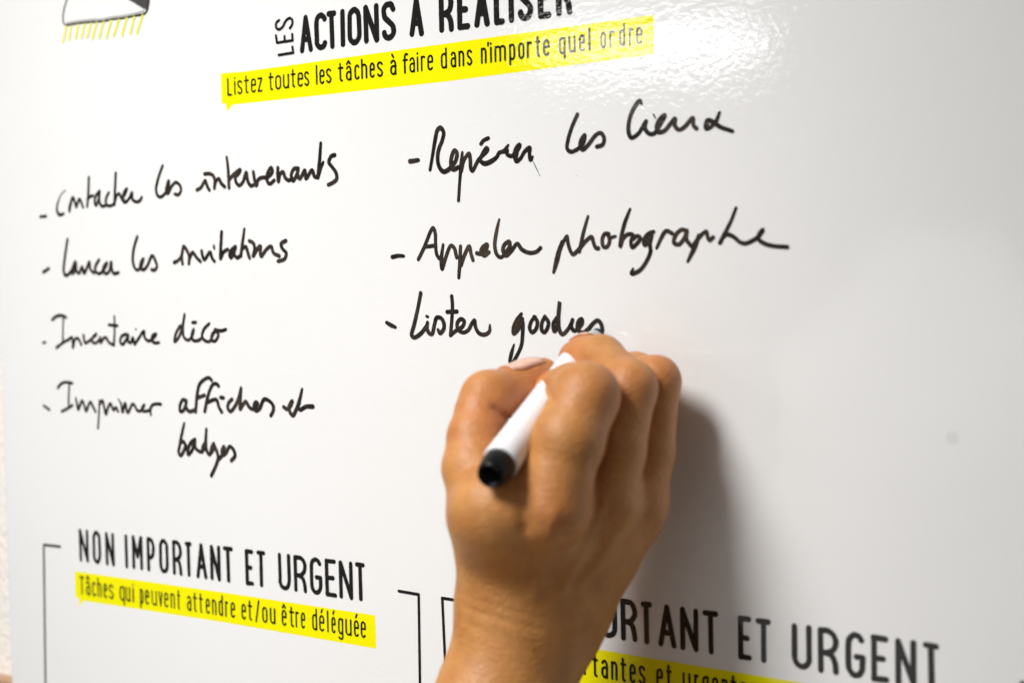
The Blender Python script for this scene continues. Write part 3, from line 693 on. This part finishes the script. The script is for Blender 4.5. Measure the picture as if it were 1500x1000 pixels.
b2 = N(t, 'ShaderNodeBump'); b2.inputs['Distance'].default_value = .00026; t.links.new(n2.outputs[0], b2.inputs['Height']); t.links.new(b1.outputs[0], b2.inputs['Normal'])
t.links.new(b2.outputs[0], b.inputs['Normal'])

person = thing('person', 'bare right hand and forearm writing on the whiteboard, fingers closed round the marker', 'person')
arm = link('arm', me, M_skin, person)

# nail: a curved plate set on the field
def nail(name, c_px, dirpx, up, L, W, parent):
    c = PH(*c_px); dv = PH(*dirpx)-c; dv /= np.linalg.norm(dv); up = M@np.array(up, float); up -= dv*(up@dv); up /= np.linalg.norm(up)
    sd = np.cross(dv, up); v = []; f = []; nu, nv = 15, 11
    for i in range(nu):
        for j in range(nv):
            a = i/(nu-1)*2-1; c2 = j/(nv-1)*2-1
            # rounded outline
            ww = W*(1-.16*max(0, a)**3-.25*max(0, -a)**4)
            q = c+dv*a*L+sd*c2*ww+up*.02
            for _ in range(28):
                q = q-up*(field(q[None])[0]*.9)
            v.append(q+up*(.00035-.0005*max(abs(c2)-.8, 0)*5*.5-.0003*max(-a-.8, 0)*5))
    for i in range(nu-1):
        for j in range(nv-1): f.append((i*nv+j, i*nv+j+1, (i+1)*nv+j+1, (i+1)*nv+j))
    o = link(name, pydata(name, v, f), M_nail, parent)
    md = o.modifiers.new('s', 'SOLIDIFY'); md.thickness = .0005; md.offset = 1
    return o
M_nail, t, b = material('nail'); b.inputs['Base Color'].default_value = (.70, .42, .31, 1); b.inputs['Roughness'].default_value = .22
b.inputs['Subsurface Weight'].default_value = .2; b.inputs['Subsurface Scale'].default_value = .002
nail('thumbnail', (769, 557, .501), (791, 545, .507), (-.42, .86, .36), .0072, .0054, arm)
nail('fingernail', (858, 516, .512), (842, 520, .516), (-.3, .85, -.35), .0045, .0036, arm)

# unseen pale shirt, added and widened as bright backdrop for the board's reflection
M_shirt = plain('shirt_cloth', (.74, .73, .72), .85, .2)
rows = [(0.80,-.30,.20,.13),(1.00,-.29,.19,.13),(1.12,-.28,.18,.125),(1.20,-.275,.175,.12),(1.26,-.265,.165,.115),(1.31,-.24,.14,.105),(1.35,-.20,.10,.09),(1.385,-.15,.05,.075),(1.42,-.115,.015,.06),(1.45,-.105,.005,.055),(1.452,-.09,-.01,.04)]
v = []; f = []; NS = 40
for i, (z, xa, xb, ty) in enumerate(rows):
    for k in range(NS):
        a = 2*math.pi*k/NS; ca, sa = math.cos(a), math.sin(a)
        v.append(((xa+xb)/2+(xb-xa)/2*math.copysign(abs(ca)**.8, ca)+.003*math.sin(k*2.1+i), -.70+ty*math.copysign(abs(sa)**.8, sa)+.004*math.sin(k*1.3+i*1.9), z))
for i in range(len(rows)-1):
    for k in range(NS): f.append((i*NS+k, i*NS+(k+1) % NS, (i+1)*NS+(k+1) % NS, (i+1)*NS+k))
f.append(tuple(range((len(rows)-1)*NS, len(rows)*NS)))
o = link('shirt', pydata('shirt', v, f), M_shirt, person)
md = o.modifiers.new('sub', 'SUBSURF'); md.levels = 2; md.render_levels = 2
